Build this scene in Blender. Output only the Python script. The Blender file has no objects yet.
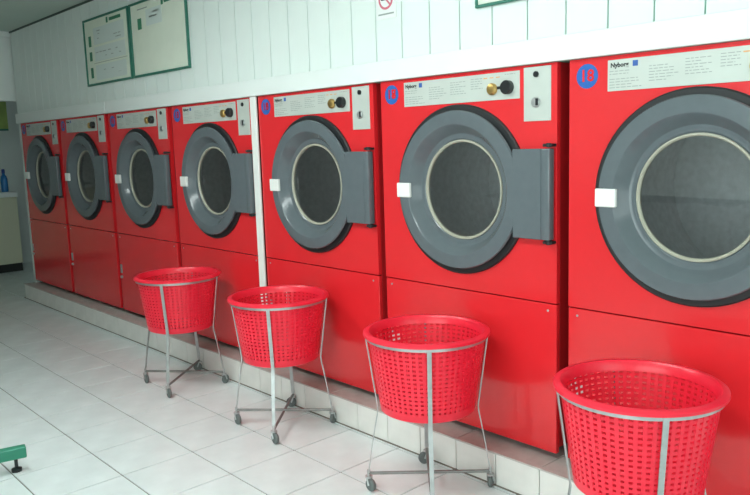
import bpy, bmesh, math, random
from mathutils import Vector, Matrix
random.seed(7)
S = bpy.context.scene
C = S.collection
PI = math.pi

# ------------------------------------------------------------------ camera
cam_d = bpy.data.cameras.new('camera')
cam = bpy.data.objects.new('camera', cam_d); C.objects.link(cam)
cr = Vector((0.676859, 0.735446, -0.031329)); cu = Vector((-0.083805, 0.119272, 0.989318)); cf = Vector((-0.731327, 0.667003, -0.142365))
m3 = Matrix((cr, cu, -cf)).transposed()
cam.matrix_world = Matrix.Translation((1.39179, -2.150075, 1.274467)) @ m3.to_4x4()
cam_d.sensor_fit = 'HORIZONTAL'; cam_d.sensor_width = 36.0
cam_d.lens = 745.457 / 750 * 36.0
cam_d.clip_start = 0.02
S.camera = cam

# ------------------------------------------------------------------ world, daylight, exposure
w = bpy.data.worlds.new('sky'); S.world = w; w.use_nodes = True
bg = w.node_tree.nodes['Background']
bg.inputs[0].default_value = (0.78, 0.95, 1.0, 1); bg.inputs[1].default_value = 0.8
# overcast daylight arriving through the glazed shop front and through the window in the wall opposite the dryers
def area(name, loc, rot, sx, sy, power, col):
    l = bpy.data.lights.new(name, 'AREA'); l.shape = 'RECTANGLE'; l.size = sx; l.size_y = sy
    l.energy = power; l.color = col
    o = bpy.data.objects.new(name, l); C.objects.link(o); o.location = loc; o.rotation_euler = rot
    return o
DAY = (0.89, 1.0, 0.99)
area('daylight_shop_front', (3.45, -1.75, 1.30), (0, PI/2, 0), 1.75, 2.9, 44, DAY)
area('daylight_side_window', (1.2, -3.75, 1.25), (PI/2, 0, 0), 3.2, 1.8, 86, DAY)
S.view_settings.view_transform = 'Standard'; S.view_settings.look = 'None'
S.view_settings.gamma = 1; S.view_settings.use_curve_mapping = False
S.view_settings.exposure = 0.0

# ------------------------------------------------------------------ materials
def mat(name, col, rough=0.5, metal=0.0, spec=0.5, coat=0.0, noise=0.0, nscale=8.0, bump=0.0, bscale=120.0, transl=0.0):
    m = bpy.data.materials.new(name); m.use_nodes = True
    nt = m.node_tree; b = nt.nodes['Principled BSDF']
    b.inputs['Base Color'].default_value = (*col, 1)
    b.inputs['Roughness'].default_value = rough; b.inputs['Metallic'].default_value = metal
    b.inputs['Specular IOR Level'].default_value = spec
    b.inputs['Coat Weight'].default_value = coat; b.inputs['Coat Roughness'].default_value = 0.06
    tc = nt.nodes.new('ShaderNodeTexCoord')
    if noise:
        n = nt.nodes.new('ShaderNodeTexNoise'); n.inputs['Scale'].default_value = nscale; n.inputs['Detail'].default_value = 5
        nt.links.new(tc.outputs['Object'], n.inputs['Vector'])
        r = nt.nodes.new('ShaderNodeMapRange'); r.inputs[1].default_value = 0.25; r.inputs[2].default_value = 0.75
        r.inputs[3].default_value = 1 - noise; r.inputs[4].default_value = 1 + noise * 0.4
        nt.links.new(n.outputs['Fac'], r.inputs[0])
        mx = nt.nodes.new('ShaderNodeMix'); mx.data_type = 'RGBA'; mx.blend_type = 'MULTIPLY'; mx.inputs[0].default_value = 1
        mx.inputs[6].default_value = (*col, 1); nt.links.new(r.outputs[0], mx.inputs[7])
        nt.links.new(mx.outputs[2], b.inputs['Base Color'])
    if bump:
        n2 = nt.nodes.new('ShaderNodeTexNoise'); n2.inputs['Scale'].default_value = bscale
        nt.links.new(tc.outputs['Object'], n2.inputs['Vector'])
        bp = nt.nodes.new('ShaderNodeBump'); bp.inputs['Strength'].default_value = bump; bp.inputs['Distance'].default_value = 0.002
        nt.links.new(n2.outputs['Fac'], bp.inputs['Height']); nt.links.new(bp.outputs[0], b.inputs['Normal'])
    return m
def glass_mat(name, tint, fac, haze=0.0):
    m = bpy.data.materials.new(name); m.use_nodes = True; nt = m.node_tree; nt.nodes.clear()
    o = nt.nodes.new('ShaderNodeOutputMaterial'); t = nt.nodes.new('ShaderNodeBsdfTransparent'); g = nt.nodes.new('ShaderNodeBsdfGlossy')
    t.inputs[0].default_value = (*tint, 1); g.inputs['Roughness'].default_value = 0.02
    lw = nt.nodes.new('ShaderNodeFresnel'); lw.inputs[0].default_value = fac
    mx = nt.nodes.new('ShaderNodeMixShader'); nt.links.new(lw.outputs[0], mx.inputs[0])
    nt.links.new(t.outputs[0], mx.inputs[1]); nt.links.new(g.outputs[0], mx.inputs[2]); 
    df = nt.nodes.new('ShaderNodeBsdfDiffuse'); df.inputs[0].default_value = (0.55, 0.57, 0.57, 1)   # painted haze: diffuse grey mixed in to lighten the dark glass
    m2 = nt.nodes.new('ShaderNodeMixShader'); m2.inputs[0].default_value = haze
    nt.links.new(mx.outputs[0], m2.inputs[1]); nt.links.new(df.outputs[0], m2.inputs[2]); nt.links.new(m2.outputs[0], o.inputs[0])
    return m
M = dict(
    red=mat('red_enamel', (0.76, 0.021, 0.028), 0.24, spec=0.55, coat=0.35, noise=0.05, nscale=3),
    carcass=mat('red_carcass', (0.45, 0.012, 0.016), 0.45),
    plastic=mat('red_basket_plastic', (0.86, 0.018, 0.045), 0.30, spec=0.5),
    grey=mat('grey_door_paint', (0.118, 0.138, 0.152), 0.20, spec=0.5, noise=0.06, nscale=30),
    gasket=mat('black_rubber', (0.012, 0.013, 0.015), 0.5),
    black=mat('black_plastic', (0.012, 0.014, 0.016), 0.3),
    alu=mat('aluminium_panel', (0.56, 0.59, 0.55), 0.42, metal=0.15, noise=0.05, nscale=12),
    ink=mat('grey_ink', (0.32, 0.35, 0.33), 0.6), inkdark=mat('black_ink', (0.02, 0.02, 0.02), 0.6),
    logo=mat('logo_blue', (0.03, 0.10, 0.36), 0.5), orange=mat('orange_ink', (0.75, 0.35, 0.12), 0.6),
    blue=mat('badge_blue', (0.012, 0.11, 0.42), 0.4),
    brass=mat('brass', (0.62, 0.40, 0.14), 0.28, metal=0.9),
    steel=mat('zinc_steel', (0.52, 0.53, 0.53), 0.36, metal=0.7, noise=0.2, nscale=25),
    steel_dark=mat('dull_steel', (0.24, 0.24, 0.23), 0.45, metal=0.6, noise=0.2, nscale=25),
    drum=mat('drum_steel', (0.66, 0.68, 0.69), 0.5, metal=0.1, noise=0.2, nscale=40),
    rim=mat('cream_seal', (0.42, 0.40, 0.32), 0.4),
    white=mat('white_paint', (0.80, 0.84, 0.82), 0.45, noise=0.03, nscale=4),
    plank=mat('white_plank', (0.77, 0.83, 0.80), 0.5, noise=0.03, nscale=6),
    groove=mat('green_grey_backing', (0.16, 0.40, 0.30), 0.8),
    cornice_bead=mat('dark_bead', (0.07, 0.10, 0.085), 0.7), jointm=mat('dark_joint', (0.19, 0.16, 0.135), 0.9),
    strip=mat('white_strip', (0.82, 0.82, 0.79), 0.4),
    ceil=mat('ceiling_paint', (0.52, 0.62, 0.56), 0.8, noise=0.08, nscale=2),
    wall=mat('wall_paint', (0.72, 0.77, 0.74), 0.7, noise=0.05, nscale=2),
    tile=mat('floor_tile', (0.74, 0.80, 0.80), 0.28, spec=0.45, noise=0.12, nscale=7, bump=0.05, bscale=30),
    grout=mat('grout', (0.20, 0.20, 0.18), 0.9, noise=0.2, nscale=20),
    ptile=mat('plinth_tile', (0.80, 0.78, 0.74), 0.35, noise=0.1, nscale=10),
    ptop=mat('plinth_top', (0.54, 0.50, 0.47), 0.55, noise=0.25, nscale=12),
    pgrout=mat('plinth_grout', (0.50, 0.46, 0.42), 0.9),
    frame=mat('green_frame', (0.025, 0.17, 0.12), 0.45), paper=mat('paper_cream', (0.72, 0.77, 0.66), 0.7, noise=0.05, nscale=9),
    paperw=mat('paper_white', (0.82, 0.83, 0.82), 0.7), pale=mat('paper_pale_blue', (0.63, 0.70, 0.67), 0.7),
    green=mat('ink_green', (0.04, 0.20, 0.11), 0.6), redink=mat('ink_red', (0.66, 0.16, 0.22), 0.6),
    bench=mat('green_bench_steel', (0.03, 0.24, 0.15), 0.4), wood=mat('bench_slat', (0.42, 0.30, 0.18), 0.5, noise=0.3, nscale=14),
    cream=mat('cream_cabinet', (0.62, 0.62, 0.46), 0.5), kick=mat('black_kick', (0.012, 0.014, 0.013), 0.6),
    bottle=mat('blue_bottle', (0.02, 0.20, 0.50), 0.25), cap=mat('blue_cap', (0.01, 0.06, 0.30), 0.4),
    poster=mat('green_yellow_print', (0.40, 0.55, 0.16), 0.7, noise=0.3, nscale=5),
    counter=mat('grey_counter', (0.40, 0.45, 0.43), 0.5), rubber=mat('grey_rubber', (0.13, 0.145, 0.14), 0.6),
    glass=glass_mat('door_glass', (0.84, 0.87, 0.88), 2.0, 0.05), pane=glass_mat('window_glass', (0.96, 0.98, 0.97), 1.45),
)

# ------------------------------------------------------------------ mesh helpers
class MB:
    def __init__(s): s.bm = bmesh.new()
    def box(s, x0, x1, y0, y1, z0, z1, bev=0.0, seg=1):
        b = bmesh.new() if bev else s.bm
        v = [b.verts.new((x, y, z)) for x in (x0, x1) for y in (y0, y1) for z in (z0, z1)]
        for q in ((0, 1, 3, 2), (4, 6, 7, 5), (0, 4, 5, 1), (2, 3, 7, 6), (0, 2, 6, 4), (1, 5, 7, 3)):
            b.faces.new([v[i] for i in q])
        if bev:
            bmesh.ops.bevel(b, geom=list(b.edges), offset=bev, segments=seg, affect='EDGES', profile=0.5)
            s.merge(b)
        return s
    def merge(s, b):
        me = bpy.data.meshes.new('t'); b.to_mesh(me); b.free(); s.bm.from_mesh(me); bpy.data.meshes.remove(me)
    def tube(s, pts, r, n=10, closed=False, caps=True):
        P = [Vector(p) for p in pts]; N = len(P); rings = []
        up = Vector((0, 0, 1)); prev = None
        for i in range(N):
            if closed: t = P[(i+1) % N] - P[i-1]
            else: t = (P[min(i+1, N-1)] - P[max(i-1, 0)])
            t.normalize()
            if prev is None:
                a = t.cross(up if abs(t.z) < 0.9 else Vector((1, 0, 0))).normalized()
            else: a = (prev - t * prev.dot(t)).normalized()
            prev = a; b = t.cross(a)
            rings.append([s.bm.verts.new(P[i] + (a * math.cos(2*PI*k/n) + b * math.sin(2*PI*k/n)) * r) for k in range(n)])
        for i in range(N if closed else N-1):
            A, B = rings[i], rings[(i+1) % N]
            for k in range(n): s.bm.faces.new((A[k], A[(k+1) % n], B[(k+1) % n], B[k]))
        if caps and not closed:
            s.bm.faces.new(list(reversed(rings[0]))); s.bm.faces.new(rings[-1])
        return s
    def lathe(s, prof, c=(0, 0, 0), axis='z', n=48, closed=False, cap0=False, cap1=False):
        """prof: list of (radius, height along axis)"""
        rings = []
        for r, h in prof:
            ring = []
            for k in range(n):
                a = 2*PI*k/n; u, v = r*math.cos(a), r*math.sin(a)
                p = (u, v, h) if axis == 'z' else ((u, h, v) if axis == 'y' else (h, u, v))
                ring.append(s.bm.verts.new((p[0]+c[0], p[1]+c[1], p[2]+c[2])))
            rings.append(ring)
        L = len(rings)
        for i in range(L if closed else L-1):
            A, B = rings[i], rings[(i+1) % L]
            for k in range(n): s.bm.faces.new((A[k], A[(k+1) % n], B[(k+1) % n], B[k]))
        if cap0: s.bm.faces.new(list(reversed(rings[0])))
        if cap1: s.bm.faces.new(rings[-1])
        return s
    def mesh(s, name, smooth=0.6):
        bmesh.ops.recalc_face_normals(s.bm, faces=s.bm.faces)
        me = bpy.data.meshes.new(name); s.bm.to_mesh(me); s.bm.free()
        if smooth:
            for p in me.polygons: p.use_smooth = True
            try: me.set_sharp_from_angle(angle=smooth)
            except Exception: pass
        return me
    def build(s, name, m, parent=None, smooth=0.6, loc=None):
        me = s.mesh(name, smooth); me.materials.append(M[m])
        return link(name, me, parent, loc)
def link(name, me, parent=None, loc=None, rotz=0):
    o = bpy.data.objects.new(name, me); C.objects.link(o)
    if parent: o.parent = parent
    if loc: o.location = loc
    if rotz: o.rotation_euler = (0, 0, rotz)
    return o
def empty(name, loc, rotz=0):
    o = bpy.data.objects.new(name, None); C.objects.link(o); o.location = loc; o.rotation_euler = (0, 0, rotz); o.empty_display_size = 0.1
    return o
def tag(o, label, cat, group=None):
    o['label'] = label; o['category'] = cat
    if group: o['group'] = group
    return o
def struct(o, label=None, cat=None):
    o['kind'] = 'structure'
    if label: o['label'] = label
    if cat: o['category'] = cat
    return o
def copy_tree(o, parent=None):
    c = o.copy(); C.objects.link(c)
    if parent: c.parent = parent
    for ch in o.children: copy_tree(ch, c)
    return c
def text_mesh(txt, size, thick=0.0008, bold=0.0, align='CENTER'):
    cu_ = bpy.data.curves.new('t', 'FONT'); cu_.body = txt; cu_.size = size; cu_.align_x = align; cu_.align_y = 'CENTER'
    cu_.extrude = thick; cu_.offset = bold; cu_.resolution_u = 2
    o = bpy.data.objects.new('t', cu_); C.objects.link(o)
    bpy.context.view_layer.update()
    me = bpy.data.meshes.new_from_object(o.evaluated_get(bpy.context.evaluated_depsgraph_get()))
    bpy.data.objects.remove(o); bpy.data.curves.remove(cu_)
    me.transform(Matrix.Rotation(PI/2, 4, 'X'))
    return me
def text(txt, size, m, parent, loc, bold=0.0, align='CENTER', name='lettering'):
    me = text_mesh(txt, size, bold=bold, align=align); me.name = name; me.materials.clear(); me.materials.append(M[m])
    return link(name, me, parent, loc)

# ------------------------------------------------------------------ room shell
CEIL = 2.278; XR = 3.2; YF = -3.5; XB = -7.65; PLH = 0.127; PLY = -0.089; XE = -5.46
fl = struct(MB().box(-9, XR, YF, 1.6, -0.1, -0.004).build('floor', 'grout'), 'pale ceramic tiled floor with dark joints', 'floor')
TX, TY = 0.302, 0.307; ox, oy = -1.052, -0.108; J = 0.0058
tme = MB().box(J/2, TX-J/2, J/2, TY-J/2, -0.012, 0.0, 0.0012).mesh('tile', 0); tme.materials.append(M['tile'])
rest = MB(); cnt = 0
c_right, c_up = cr, cu
def project(P):
    d = Vector(P) - Vector((1.39179, -2.150075, 1.274467)); z = d.dot(cf)
    if z < 0.1: return None
    return 375 + 745.457*d.dot(cr)/z, 247.5 - 745.457*d.dot(cu)/z
i0 = math.floor((-9-ox)/TX); i1 = math.ceil((XR-ox)/TX)
j0 = math.floor((YF-oy)/TY); j1 = math.ceil((1.6-oy)/TY)
for i in range(i0, i1):
    for j in range(j0, j1):
        x, y = ox+i*TX, oy+j*TY
        if x < -9 or x+TX > XR+0.2 or y < YF-0.2 or y+TY > 1.6: continue
        if x > -5.4 and y > -0.05: continue
        ps = [project((x+a*TX, y+b*TY, 0)) for a in (0, .5, 1) for b in (0, .5, 1)]
        vis = any(q and -30 < q[0] < 780 and -20 < q[1] < 525 for q in ps)
        if vis and cnt < 295 and x > -7.3:
            link('tile', tme, fl, (x, y, 0)); cnt += 1
        else: rest.box(x+J/2, x+TX-J/2, y+J/2, y+TY-J/2, -0.012, 0)
r_ = rest.build('tile_field', 'tile', fl, 0); r_['kind'] = 'stuff'

struct(MB().box(-9, XR, YF, 1.6, CEIL, CEIL+0.1).build('ceiling', 'ceil'), 'flat grey-green painted ceiling', 'ceiling')
# service wall above the dryers: backing + tongue-and-groove boards
wb = struct(MB().box(XE, XR, 0.008, 0.09, 1.512, CEIL).build('wall_back', 'groove'), 'white tongue-and-groove boarded wall above the red dryers', 'wall')
PW = 0.1505; g0 = -0.016
pme = MB().box(0.0026, PW-0.0026, 0.0, 0.010, 1.52, CEIL-0.001, 0.0012).mesh('plank', 0); pme.materials.append(M['plank'])
k = math.ceil((XE-g0)/PW)
MB().box(XE, g0+k*PW-0.0018, 0.0, 0.013, 1.52, CEIL-0.001).build('plank', 'plank', wb, 0)
while g0+(k+1)*PW < XR:
    link('plank', pme, wb, (g0+k*PW, 0, 0)); k += 1
# dark-coloured cornice line where wall meets ceiling
MB().box(XE, XR, -0.008, 0.0, CEIL-0.013, CEIL).build('cornice', 'cornice_bead', wb, 0)
for a, b in ((XE, -3.606), (-3.602, XR)):
    struct(MB().box(a, b, -0.022, -0.0002, 1.512, 1.592, 0.002).build('trim_1' if a == XE else 'trim_2', 'white'),
           'smooth white fascia board over the far dryers' if a == XE else 'smooth white fascia board over the nearer dryers', 'trim')
struct(MB().box(0.9, XR, 0.0, 0.09, 0, 1.512).build('wall_back_side', 'wall'), 'plain painted wall past dryer 18', 'wall')
struct(MB().box(XE, XE+0.04, -0.0, 1.1, 0, 1.512).build('wall_return', 'wall'), 'pale end panel beside the last dryer', 'wall')
struct(MB().box(XE, XR, 1.1, 1.2, 0, CEIL).build('wall_light_block', 'wall'), 'unseen wall added behind the dryers to block light', 'wall')  # unseen, added to stop light leaking into the gaps from behind
# dropped header at the far end, the back area behind it
struct(MB().box(-5.60, -5.50, YF, 0.014, 1.705, CEIL).box(-5.50, XE, YF, 0.0, 2.235, CEIL).build('wall_header', 'white', None, 0), 'white dropped header at the far end of the room', 'wall')
struct(MB().box(XB-0.1, XB, YF, 1.6, 0, CEIL).build('wall_left', 'wall'), 'shaded wall behind the far counter', 'wall')
struct(MB().box(-9, XE, 1.6, 1.7, 0, CEIL).build('wall_rear', 'wall'), 'rear wall of the far area', 'wall')
# street side: opposite wall with a side window, shop front at the right end
wf = MB()
wf.box(-9, -0.4, YF-0.12, YF, 0, CEIL).box(2.8, XR, YF-0.12, YF, 0, CEIL).box(-0.4, 2.8, YF-0.12, YF, 0, 0.35).box(-0.4, 2.8, YF-0.12, YF, 2.15, CEIL)
struct(wf.build('wall_front', 'wall', None, 0), 'painted wall opposite the dryers', 'wall')
wr = MB()
wr.box(XR, XR+0.12, -0.3, 1.6, 0, CEIL).box(XR, XR+0.12, YF, -3.2, 0, CEIL).box(XR, XR+0.12, -3.2, -0.3, 0, 0.42).box(XR, XR+0.12, -3.2, -0.3, 2.17, CEIL)
struct(wr.build('wall_right', 'wall', None, 0), 'shop front wall with large window', 'wall')
def window(name, horizontal, a0, a1, z0, z1, at, n, label):
    o = empty(name, ((a0+a1)/2, at, z0) if horizontal else (at, (a0+a1)/2, z0)); struct(o, label, 'window')
    h = (a1-a0)/2; H = z1-z0; f = MB()
    def bx(mb, u0, u1, d0, d1, q0, q1):
        if horizontal: mb.box(u0, u1, d0, d1, q0, q1)
        else: mb.box(d0, d1, u0, u1, q0, q1)
    bx(f, -h, h, -0.03, 0.03, 0, 0.05); bx(f, -h, h, -0.03, 0.03, H-0.05, H)
    for i in range(n+1):
        u = -h + 0.025 + (2*h-0.05)*i/n; bx(f, u-0.025, u+0.025, -0.03, 0.03, 0.05, H-0.05)
    f.build('window_frame', 'white', o, 0)
    for i in range(n):
        u0 = -h + 0.025 + (2*h-0.05)*i/n + 0.025; u1 = u0 + (2*h-0.05)/n - 0.05
        g = MB(); bx(g, u0, u1, -0.003, 0.003, 0.05, H-0.05); g.build('pane', 'pane', o, 0)
window('window_1', False, -3.2, -0.3, 0.42, 2.17, XR+0.06, 3, 'large shop front window in three panes')
window('window_2', True, -0.4, 2.8, 0.35, 2.15, YF-0.06, 3, 'wide window in the wall opposite the dryers')

# fluorescent ceiling fittings over the aisle
lm = bpy.data.materials.new('fluorescent_diffuser'); lm.use_nodes = True
lm.node_tree.nodes['Principled BSDF'].inputs['Emission Color'].default_value = (0.90, 1.0, 0.98, 1)
lm.node_tree.nodes['Principled BSDF'].inputs['Emission Strength'].default_value = 26
M['tube'] = lm
for lx, lab in ((-0.2, 'long fluorescent ceiling fitting over the dryer next to dryer 18'), (-1.85, 'long fluorescent ceiling fitting over the middle of the aisle')):
    t = empty('ceiling_light', (lx, -1.55, CEIL))
    MB().box(-0.63, 0.63, -0.17, 0.17, -0.03, -0.0005, 0.003).build('housing', 'white', t, 0)
    for s_ in (-1, 1): MB().box(-0.6, 0.6, 0.08*s_-0.065, 0.08*s_+0.065, -0.042, -0.03, 0.003).build('diffuser', 'tube', t, 0)
    tag(t, lab, 'ceiling light', 'fluorescent ceiling fittings')

# plinth under the dryers
pl = struct(MB().box(XE, 0.9, PLY+0.006, 1.1, -0.004, PLH-0.004).build('plinth', 'pgrout', None, 0), 'low tiled plinth carrying the red dryers', 'plinth')
PT = 0.192
fme = MB().box(0.002, PT-0.002, 0, 0.012, 0.004, PLH-0.006, 0.0012).mesh('tile', 0); fme.materials.append(M['ptile'])
tpm = MB().box(0.0015, 2*PT-0.0015, 0, 0.36, -0.012, 0, 0.0012).mesh('top_tile', 0); tpm.materials.append(M['ptop'])
x = -0.053
while x + PT < 0.9: x += PT
i = 0
while x > XE:
    link('tile', fme, pl, (x, PLY-0.004, 0))
    if i % 2 == 0: link('top_tile', tpm, pl, (x, PLY-0.0005, PLH))
    x -= PT; i += 1
MB().box(XE, 0.9, PLY-0.004, PLY+0.012, PLH-0.006, PLH+0.0005, 0.001).build('edge_strip', 'ptop', pl, 0)
MB().box(XE, 0.9, PLY-0.007, PLY+0.006, -0.004, 0.0045).build('foot_joint', 'jointm', pl, 0)

# ------------------------------------------------------------------ tumble dryers
W = 0.853; ZB = 0.152 - PLH; ZT = 1.5105 - PLH; ZS = 0.694 - PLH; DC = (0.4216, 1.0774 - PLH)
def Z(a): return a - PLH
def front_with_hole(x0, x1, z0, z1, y0, y1, c, r, n=64):
    mb = MB(); bm = mb.bm
    def outer(a):
        dx, dz = math.cos(a), math.sin(a); t = []
        if dx > 1e-9: t.append((x1-c[0])/dx)
        if dx < -1e-9: t.append((x0-c[0])/dx)
        if dz > 1e-9: t.append((z1-c[1])/dz)
        if dz < -1e-9: t.append((z0-c[1])/dz)
        q = min(t); return c[0]+dx*q, c[1]+dz*q
    ang = sorted([2*PI*k/n for k in range(n)] + [math.atan2(z-c[1], x-c[0]) % (2*PI) for x in (x0, x1) for z in (z0, z1)])
    R = {}
    for nm, y in (('f', y0), ('b', y1)):
        R['i'+nm] = [bm.verts.new((c[0]+r*math.cos(a), y, c[1]+r*math.sin(a))) for a in ang]
        R['o'+nm] = [bm.verts.new((outer(a)[0], y, outer(a)[1])) for a in ang]
    N = len(ang)
    for k in range(N):
        l = (k+1) % N
        for A, B in (('if', 'of'), ('ib', 'ob'), ('if', 'ib'), ('of', 'ob')):
            bm.faces.new((R[A][k], R[A][l], R[B][l], R[B][k]))
    return mb
def make_dryer():
    t = empty('tumble_dryer', (0, 0, 0))
    b = MB()   # carcass: five sides, open to the front
    for q in ((0, 0.004, 0.02, 0.85, ZB+0.02, ZT), (W-0.004, W, 0.02, 0.85, ZB+0.02, ZT), (0.004, W-0.004, 0.846, 0.85, ZB+0.02, ZT),
              (0.004, W-0.004, 0.02, 0.846, ZT-0.004, ZT), (0.004, W-0.004, 0.02, 0.846, ZB+0.02, ZB+0.024)): b.box(*q)
    b.build('body', 'carcass', t, 0)
    for fx in (0.07, W-0.07):
        for fy in (0.08, 0.78):
            MB().lathe([(0.022, 0), (0.022, 0.012), (0.010, 0.014), (0.010, ZB+0.02)], (fx, fy, 0), n=12, cap0=True, cap1=True).build('foot', 'black', t)
    front_with_hole(0, W, ZS+0.0025, ZT, 0, 0.02, DC, 0.245).build('front_panel', 'red', t, 0.3)
    lp = MB().box(0, W, 0, 0.02, ZB, ZS-0.0025, 0.002).build('lower_panel', 'red', t, 0.3)
    for sx in (0.035, W-0.035):
        MB().lathe([(0.0042, 0), (0.0042, -0.0015), (0.0025, -0.0025)], (sx, 0, ZS-0.026), 'y', 12, cap1=True).build('screw', 'steel', lp)
    lk = MB().box(0.012, 0.036, -0.006, 0.0, Z(0.415), Z(0.475), 0.002)
    lk.lathe([(0.010, 0), (0.010, -0.010), (0.007, -0.013)], (0.026, 0, Z(0.388)), 'y', 16, cap1=True).build('panel_lock', 'steel', lp)
    # control panel with print
    cp = MB().box(0.138, 0.703, -0.003, 0.0, Z(1.402), Z(1.497), 0.001).build('control_panel', 'alu', t, 0)
    text('Nyborg', 0.0195, 'inkdark', cp, (0.148, -0.0032, Z(1.480)), 0.0006, 'LEFT', 'maker_lettering')
    lg = MB().box(0.222, 0.239, -0.0036, -0.003, Z(1.4725), Z(1.4895)).build('maker_logo', 'logo', cp, 0)
    rnd = random.Random(3)
    def block(x0, x1, ztop, n):
        pr = MB()
        for q in range(n):
            z = ztop - 0.0085*q; xx = x0
            end = x0 + (x1-x0)*rnd.uniform(0.6, 1)
            while xx < end:
                wd = rnd.uniform(0.006, 0.02); pr.box(xx, min(xx+wd, end), -0.0034, -0.003, z-0.0012, z+0.0012); xx += wd+0.004
        pr.build('instruction_print', 'ink', cp, 0)['kind'] = 'stuff'
    block(0.145, 0.245, Z(1.462), 2); block(0.145, 0.265, Z(1.438), 4)
    block(0.275, 0.365, Z(1.468), 6); block(0.385, 0.465, Z(1.478), 6); block(0.485, 0.55, Z(1.482), 5); block(0.64, 0.69, Z(1.488), 1)
    op = MB()
    for q in range(3): op.box(0.545+0.028*q, 0.562+0.028*q, -0.0034, -0.003, Z(1.4795), Z(1.483))
    op.build('orange_print', 'orange', cp, 0)
    MB().lathe([(0.021, -0.003), (0.021, -0.012), (0.017, -0.017), (0.012, -0.018)], (0.586, 0, Z(1.441)), 'y', 24, cap1=True).build('brass_button', 'brass', cp)
    kn = MB().lathe([(0.024, -0.003), (0.024, -0.020), (0.021, -0.024)], (0.655, 0, Z(1.443)), 'y', 28, cap1=True)
    kn.box(0.618, 0.655, -0.022, -0.010, Z(1.438), Z(1.448), 0.002); kn.build('selector_knob', 'black', cp)
    # coin plate
    co = MB().box(0.72, 0.83, -0.003, 0.0, Z(1.322), Z(1.503), 0.001).build('coin_plate', 'alu', t, 0)
    sl = MB().lathe([(0.010, -0.003), (0.010, -0.008)], (0.772, 0, Z(1.478)), 'y', 16, cap1=True).build('coin_slot', 'black', co)
    MB().lathe([(0.017, -0.003), (0.017, -0.010), (0.014, -0.013)], (0.772, 0, Z(1.385)), 'y', 20, cap1=True).build('coin_lock', 'steel', co)
    MB().box(0.776, 0.786, -0.0145, -0.012, Z(1.374), Z(1.397)).build('keyhole', 'black', co, 0)
    # badge
    MB().lathe([(0.0385, 0), (0.0385, -0.0015)], (0.065, 0, Z(1.455)), 'y', 40, cap1=True).build('number_badge', 'blue', t)
    # drum
    MB().lathe([(0.245, 0.031), (0.245, 0.06), (0.36, 0.07), (0.36, 0.62), (0.06, 0.64), (0.06, 0.60), (0.02, 0.59)], (DC[0], 0, DC[1]), 'y', 48, cap1=True).build('drum', 'drum', t)
    # door
    MB().lathe([(0.320, 0.0), (0.320, -0.008), (0.315, -0.012), (0.286, -0.012), (0.286, 0.0)], (DC[0], 0, DC[1]), 'y', 72, closed=True).build('door_gasket', 'gasket', t)
    door = MB().lathe([(0.292, -0.012), (0.298, -0.024), (0.295, -0.030), (0.256, -0.034), (0.247, -0.033), (0.240, -0.027), (0.221, 0.002), (0.213, 0.012),
                       (0.205, 0.015), (0.196, 0.014), (0.190, 0.018), (0.190, 0.030), (0.235, 0.028), (0.235, -0.012)], (DC[0], 0, DC[1]), 'y', 96, closed=True)
    door = door.build('door', 'grey', t, 0.5)
    MB().lathe([(0.190, 0.020), (0.189, 0.013), (0.184, 0.012), (0.180, 0.017), (0.180, 0.028), (0.190, 0.028)], (DC[0], 0, DC[1]), 'y', 96, closed=True).build('seal_ring', 'rim', door)
    MB().lathe([(0.181, 0.022), (0.12, 0.0195), (0.05, 0.018), (0.002, 0.0175)], (DC[0], 0, DC[1]), 'y', 64, cap1=True).build('door_glass', 'glass', door, 2.0)
    MB().box(0.118, 0.190, -0.039, -0.024, Z(1.043), Z(1.101), 0.003).build('white_handle', 'strip', door)
    h = MB().box(0.690, 0.812, -0.032, -0.008, Z(0.919), Z(1.229), 0.003)
    h.build('hinge_plate', 'grey', door)
    MB().box(0.812, 0.848, -0.037, -0.006, Z(0.919), Z(1.229), 0.006, 2).build('hinge_barrel', 'grey', door)
    for zz in (Z(0.906), Z(1.235)):
        p = MB().lathe([(0.008, 0.0), (0.008, 0.014)], (0.836, -0.024, zz-0.002), 'z', 14, cap0=True, cap1=True)
        p.box(0.815, 0.852, -0.030, 0.0, zz, zz+0.010, 0.002); p.build('hinge_pin', 'gasket', door)
    return t
proto = make_dryer()
XD = [-(i)*0.9 - (0.0125 if i >= 3 else 0) for i in range(7)]
DL = ['red tumble dryer marked 18 on its blue badge',
      'red tumble dryer next to the one marked 18',
      'red tumble dryer with its blue badge side along the white cover strip',
      'red tumble dryer with its hinge side along the white cover strip',
      'red tumble dryer third from the far end of the row',
      'red tumble dryer second from the far end of the row',
      'last red tumble dryer of the row, against the pale end panel']
for i in range(7):
    o = proto if i == 0 else copy_tree(proto)
    o.location = (XD[i], 0, PLH)
    tag(o, DL[i], 'dryer', 'red tumble dryers in a row')
    bd = [c for c in o.children if c.name.startswith('number_badge')][0]
    dk = text_mesh(str(18-i), 0.052, bold=0.0012); dk.name = 'number'; dk.materials.clear(); dk.materials.append(M['red'])
    link('number', dk, bd, (0.065, -0.0017, Z(1.455)))
tag(MB().box(-1.8585, -1.8065, -0.014, -0.0015, 0.155, 1.511, 0.003).build('cover_strip', 'strip'), 'narrow white cover strip between two red dryers', 'strip')

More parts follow.
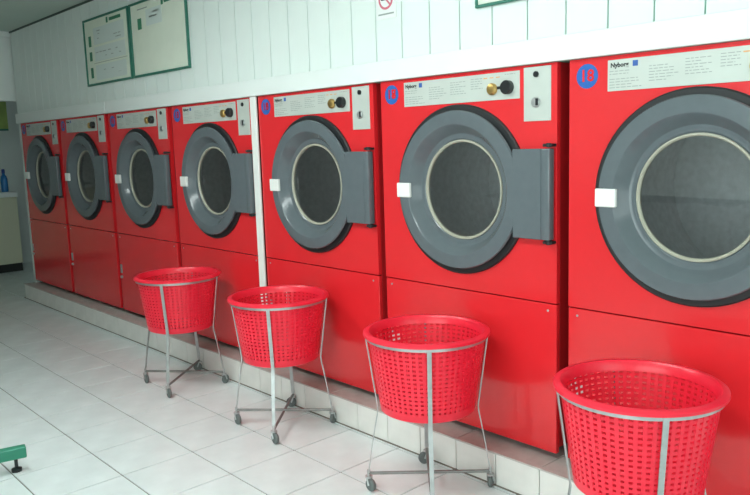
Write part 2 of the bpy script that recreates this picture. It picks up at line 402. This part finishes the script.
# ------------------------------------------------------------------ laundry baskets on wheeled stands
def basket_parts():
    zt, zb = 0.591, 0.318; rt, rb = 0.206, 0.168
    def rad(z): return rb + (rt-rb)*(z-zb)/(zt-zb)
    rim = MB().lathe([(0.196, 0.575), (0.200, 0.599), (0.206, 0.606), (0.218, 0.6055), (0.2255, 0.600), (0.2255, 0.592), (0.2225, 0.592), (0.220, 0.597), (0.210, 0.598), (0.2055, 0.594), (0.2035, 0.575)], n=72, closed=True).mesh('rim', 0.7)
    lat = MB(); NC, NR = 56, 15; th = 0.0022
    z0, z1 = 0.343, 0.580; step = (z1-z0)/NR
    for k in range(NC):
        a = 2*PI*k/NC; ca, sa = math.cos(a), math.sin(a); hw = 0.0052
        vs = []
        for z in (z0-0.01, z1):
            r = rad(z)
            for dr, dw in ((-th, -hw), (th, -hw), (th, hw), (-th, hw)):
                vs.append(lat.bm.verts.new(((r+dr)*ca - dw*sa, (r+dr)*sa + dw*ca, z)))
        for q in range(4): lat.bm.faces.new((vs[q], vs[(q+1) % 4], vs[4+(q+1) % 4], vs[4+q]))
    for q in range(NR-1):
        z = z0 + step*(q+1); hh = 0.0044; r = rad(z)
        lat.lathe([(r-th*0.7, z-hh), (r+th*0.7, z-hh), (r+th*0.7, z+hh), (r-th*0.7, z+hh)], n=56, closed=True)
    latm = lat.mesh('lattice_wall', 0)
    base = MB().lathe([(0.001, 0.320), (0.155, 0.320), (0.165, 0.316), (0.171, 0.320), (0.1745, 0.347), (0.1685, 0.347), (0.164, 0.326), (0.001, 0.325)], n=64, closed=True)
    return rim, latm, base.mesh('base', 0.7)
rimM, latM, baseM = basket_parts()
for q in (rimM, latM, baseM): q.materials.append(M['plastic'])
def make_stand():
    t = empty('trolley_stand', (0, 0, 0))
    MB().lathe([(0.2115, 0.5795), (0.2165, 0.5795), (0.2165, 0.5915), (0.2115, 0.5915)], n=72, closed=True).build('support_ring', 'steel', t, 0.5)
    for k in range(4):
        a = PI/2*k; ca, sa = math.cos(a), math.sin(a)
        pr = [(0.2185, 0.590), (0.2145, 0.56), (0.2045, 0.49), (0.1925, 0.40), (0.1835, 0.338), (0.1805, 0.315), (0.1835, 0.292), (0.192, 0.25), (0.207, 0.165), (0.222, 0.070)]
        lm_ = MB(); rings = []
        for r, z in pr:
            rings.append([lm_.bm.verts.new(((r+dr)*ca - dw*sa, (r+dr)*sa + dw*ca, z)) for dr, dw in ((-0.002, -0.0075), (0.002, -0.0075), (0.002, 0.0075), (-0.002, 0.0075))])
        for A, B in zip(rings, rings[1:]):
            for q in range(4): lm_.bm.faces.new((A[q], A[(q+1) % 4], B[(q+1) % 4], B[q]))
        lm_.bm.faces.new(rings[0]); lm_.bm.faces.new(rings[-1])
        lm_.build('leg', 'steel', t, 0.3)
        off = 0.010
        wx, wy = 0.222*ca + off*math.cos(k*2.1+0.7), 0.222*sa + off*math.sin(k*2.1+0.7)
        wa = k*2.1+0.7
        # swivelling fork
        f = MB()
        f.tube([(0.222*ca, 0.222*sa, 0.080), (0.222*ca, 0.222*sa, 0.050)], 0.006, 10)
        f.lathe([(0.014, 0.050), (0.014, 0.056)], (0.222*ca, 0.222*sa, 0), n=14, cap0=True, cap1=True)
        px, py = -math.sin(wa), math.cos(wa)
        for s_ in (-1, 1):
            f.tube([(0.222*ca + px*0.010*s_, 0.222*sa + py*0.010*s_, 0.051), (wx + px*0.011*s_, wy + py*0.011*s_, 0.024)], 0.0035, 6)
        f.build('caster_fork', 'steel', t)
        whl = MB().lathe([(0.006, -0.008), (0.021, -0.008), (0.024, -0.004), (0.024, 0.004), (0.021, 0.008), (0.006, 0.008)], axis='x', n=20, cap0=True, cap1=True)
        wo = whl.build('caster_wheel', 'rubber', t, 0.6, (wx, wy, 0.0242)); wo.rotation_euler = (0, 0, wa + PI/2)
    for k in range(2):
        a = PI/2*k; ca, sa = math.cos(a), math.sin(a)
        MB().tube([(-0.222*ca, -0.222*sa, 0.061+0.005*k), (0.222*ca, 0.222*sa, 0.061+0.005*k)], 0.0062, 8).build('cross_bar', 'steel_dark', t)
    return t
st = make_stand()
BS = [((0.432, -0.327), -45, 'in front of the dryer marked 18'),
      ((-0.402, -0.280), -44, 'in front of the dryer next to dryer 18'),
      ((-1.325, -0.268), -47, 'in front of the white cover strip'),
      ((-2.210, -0.293), -50, 'farthest from the dryer marked 18')]
for i, ((bx_, by_), ang, where) in enumerate(BS):
    s_ = st if i == 0 else copy_tree(st)
    s_.location = (bx_, by_, 0); s_.rotation_euler = (0, 0, math.radians(ang))
    tag(s_, 'bare steel wheeled basket stand ' + where, 'stand', 'wheeled steel basket stands')
    b = empty('laundry_basket', (bx_, by_, 0), math.radians(ang*1.7))
    for nm, me in (('rim', rimM), ('lattice_wall', latM), ('base', baseM)): link(nm, me, b)
    tag(b, 'round red plastic lattice laundry basket ' + where, 'basket', 'red lattice laundry baskets')
    if i < 2:   # white sticker showing through the lattice
        a0 = math.radians(167 if i == 0 else 162) - b.rotation_euler.z; sm = MB(); rows = []
        for z in (0.514, 0.548):
            r = 0.168 + 0.038*(z-0.318)/0.273 - 0.0012
            rows.append([sm.bm.verts.new((rr*math.cos(a0 + q*0.035), rr*math.sin(a0 + q*0.035), z)) for rr in (r, r+0.001) for q in range(8)])
        A, B = rows
        for q in range(7):
            sm.bm.faces.new((A[q], A[q+1], B[q+1], B[q])); sm.bm.faces.new((A[8+q], A[9+q], B[9+q], B[8+q]))
            sm.bm.faces.new((A[q], A[q+1], A[9+q], A[8+q])); sm.bm.faces.new((B[q], B[q+1], B[9+q], B[8+q]))
        sm.build('sticker', 'paperw', b)

# ------------------------------------------------------------------ notices on the boarded wall
def board(x0, x1, z0, z1, label, fw=0.013):
    o = empty('notice_board', ((x0+x1)/2, 0, z0)); h = (x1-x0)/2; H = z1-z0
    MB().box(-h+0.004, h-0.004, -0.008, -0.001, 0.004, H-0.004).build('sheet', 'paper', o, 0)
    for q in ((-h, h, 0, fw), (-h, h, H-fw, H), (-h, -h+fw, fw, H-fw), (h-fw, h, fw, H-fw)):
        MB().box(q[0], q[1], -0.016, -0.001, q[2], q[3], 0.002).build('frame_bar', 'frame', o, 0)
    tag(o, label, 'notice board', 'green framed notice boards')
    return o, h, H
def prints(o, name, m, rects):
    mb = MB()
    if name == 'line_print':      # fine print, too small to pick apart
        for q in rects: mb.box(q[0], q[1], -0.0095, -0.008, q[2], q[3])
        mb.build(name, m, o, 0)['kind'] = 'stuff'
        return
    for q in rects: MB().box(q[0], q[1], -0.0095, -0.008, q[2], q[3]).build(name, m, o, 0)
o, h, H = board(-3.880, -3.172, 1.708, 2.152, 'green framed notice board printed with three rows of small diagrams')
prints(o, 'picture_patch', 'pale', [(-0.20, 0.28, 0.265, 0.375), (-0.20, 0.28, 0.155, 0.25), (-0.20, 0.28, 0.03, 0.13)])
prints(o, 'green_print', 'green', [(-0.285, -0.245, 0.26, 0.33), (-0.285, -0.245, 0.165, 0.225), (-0.285, -0.245, 0.05, 0.12), (0.02, 0.045, 0.385, 0.42), (0.07, 0.24, 0.392, 0.412)])
r = random.Random(5)
prints(o, 'line_print', 'ink', [(x_, x_+r.uniform(.02, .06), z_, z_+0.006) for x_, z_ in [(r.uniform(-.19, .2), r.choice((.3, .33, .18, .21, .06, .09, .28, .35))) for _ in range(22)]] + [(-0.22, 0.30, 0.143, 0.146)])
o, h, H = board(-3.150, -2.440, 1.708, 2.152, 'green framed notice board with one small picture near its top')
prints(o, 'picture_patch', 'pale', [(-0.14, 0.06, 0.29, 0.385)])
prints(o, 'green_print', 'green', [(-0.255, -0.205, 0.28, 0.345), (0.06, 0.085, 0.385, 0.42), (0.10, 0.25, 0.392, 0.412)])
prints(o, 'line_print', 'ink', [(-0.10, 0.0, 0.335, 0.342), (-0.06, 0.03, 0.36, 0.366), (-0.25, -0.12, 0.395, 0.401)])
o, h, H = board(-0.382, 0.33, 1.728, 2.152, 'green framed notice board above the dryer next to dryer 18', 0.010)
# no-smoking notice
o = empty('no_smoking_notice', (-0.852, 0, 1.757))
MB().box(-0.058, 0.058, -0.003, -0.0005, 0, 0.10+0.09).build('sheet', 'paperw', o, 0)
MB().lathe([(0.042, -0.003), (0.042, -0.004), (0.033, -0.004), (0.033, -0.003)], (0, 0, 0.078), 'y', 40, closed=True).build('red_ring', 'redink', o)
sb = MB().box(-0.036, 0.036, -0.0042, -0.0035, -0.004, 0.004).build('red_bar', 'redink', o, 0, (0, 0, 0.078)); sb.rotation_euler = (0, PI/4, 0)
MB().box(-0.026, 0.020, -0.0036, -0.003, 0.073, 0.081).build('cigarette', 'inkdark', o, 0)
MB().box(-0.045, 0.045, -0.0036, -0.003, 0.016, 0.022).build('caption_line', 'ink', o, 0)
tag(o, 'small white no-smoking notice with a red ring on the boards', 'notice')

# ------------------------------------------------------------------ far area beyond the header
t = empty('counter_unit', (-7.05, -0.5, 0))
MB().box(-0.55, 0.0, -0.9, 0.905, 0.09, 0.80).build('cabinet_body', 'cream', t, 0)
MB().box(-0.55, -0.02, -0.9, 0.905, 0.0, 0.09).build('kick_board', 'kick', t, 0)
for q in range(3):
    dd = MB().box(0.0, 0.016, -0.89+0.6*q, -0.30+0.6*q, 0.11, 0.785, 0.003).build('cabinet_door', 'cream', t, 0)
MB().box(-0.58, 0.03, -0.9, 0.915, 0.80, 0.85, 0.004).build('worktop', 'white', t, 0)
tag(t, 'cream base counter with a white worktop beyond the dryers', 'counter')
t = empty('spray_bottle', (-7.22, 0.345, 0.85))
MB().lathe([(0.034, 0), (0.036, 0.02), (0.036, 0.13), (0.028, 0.165), (0.014, 0.185), (0.014, 0.20)], n=24, cap0=True, cap1=True).build('bottle_body', 'bottle', t)
MB().lathe([(0.017, 0.198), (0.017, 0.235), (0.012, 0.243)], n=18, cap0=True, cap1=True).build('bottle_cap', 'cap', t)
tag(t, 'blue plastic bottle standing on the far white worktop', 'bottle')
t = empty('wall_poster', (XB, 0.33, 1.51))
MB().box(0.001, 0.006, -0.25, 0.24, 0, 0.32).build('sheet', 'poster', t, 0)
MB().box(0.006, 0.008, -0.25, 0.24, 0, 0.02).build('dark_border', 'frame', t, 0)
tag(t, 'green and yellow poster on the far wall above the counter', 'poster')

# ------------------------------------------------------------------ green bench, only a foot of it in the picture
t = empty('bench', (-1.70, -1.275, 0), math.radians(-12))
for bx0 in (0.0, -1.42):
    fb = MB().box(bx0-0.02, bx0+0.02, -0.62, 0.0, 0.055, 0.10, 0.003).build('foot_bar', 'bench', t, 0)
    for fy in (-0.04, -0.58):
        MB().lathe([(0.020, 0), (0.020, 0.012), (0.007, 0.016), (0.007, 0.056)], (bx0, fy, 0), n=14, cap0=True, cap1=True).build('levelling_foot', 'black', fb)
    MB().box(bx0-0.018, bx0+0.018, -0.40, -0.36, 0.10, 0.40).build('leg', 'bench', t, 0)
    MB().box(bx0-0.02, bx0+0.02, -0.58, -0.20, 0.40, 0.43, 0.003).build('seat_bearer', 'bench', t, 0)
for q in range(3):
    MB().box(-1.50, 0.08, -0.575+0.125*q, -0.465+0.125*q, 0.43, 0.455, 0.004).build('seat_slat', 'wood', t, 0)
tag(t, 'bench on green steel foot bars with black levelling feet', 'bench')

# folding counter along the opposite wall, mirrored in the door glass
t = empty('folding_table', (-1.45, -3.16, 0))
MB().box(-1.0, 1.0, -0.30, 0.30, 0.735, 0.765, 0.004).build('table_top', 'kick', t, 0)
for lx in (-0.94, 0.94):
    for ly in (-0.25, 0.25): MB().tube([(lx, ly, 0), (lx, ly, 0.735)], 0.016, 10).build('leg', 'steel', t)
tag(t, 'dark topped folding table mirrored in the round door glass', 'table')
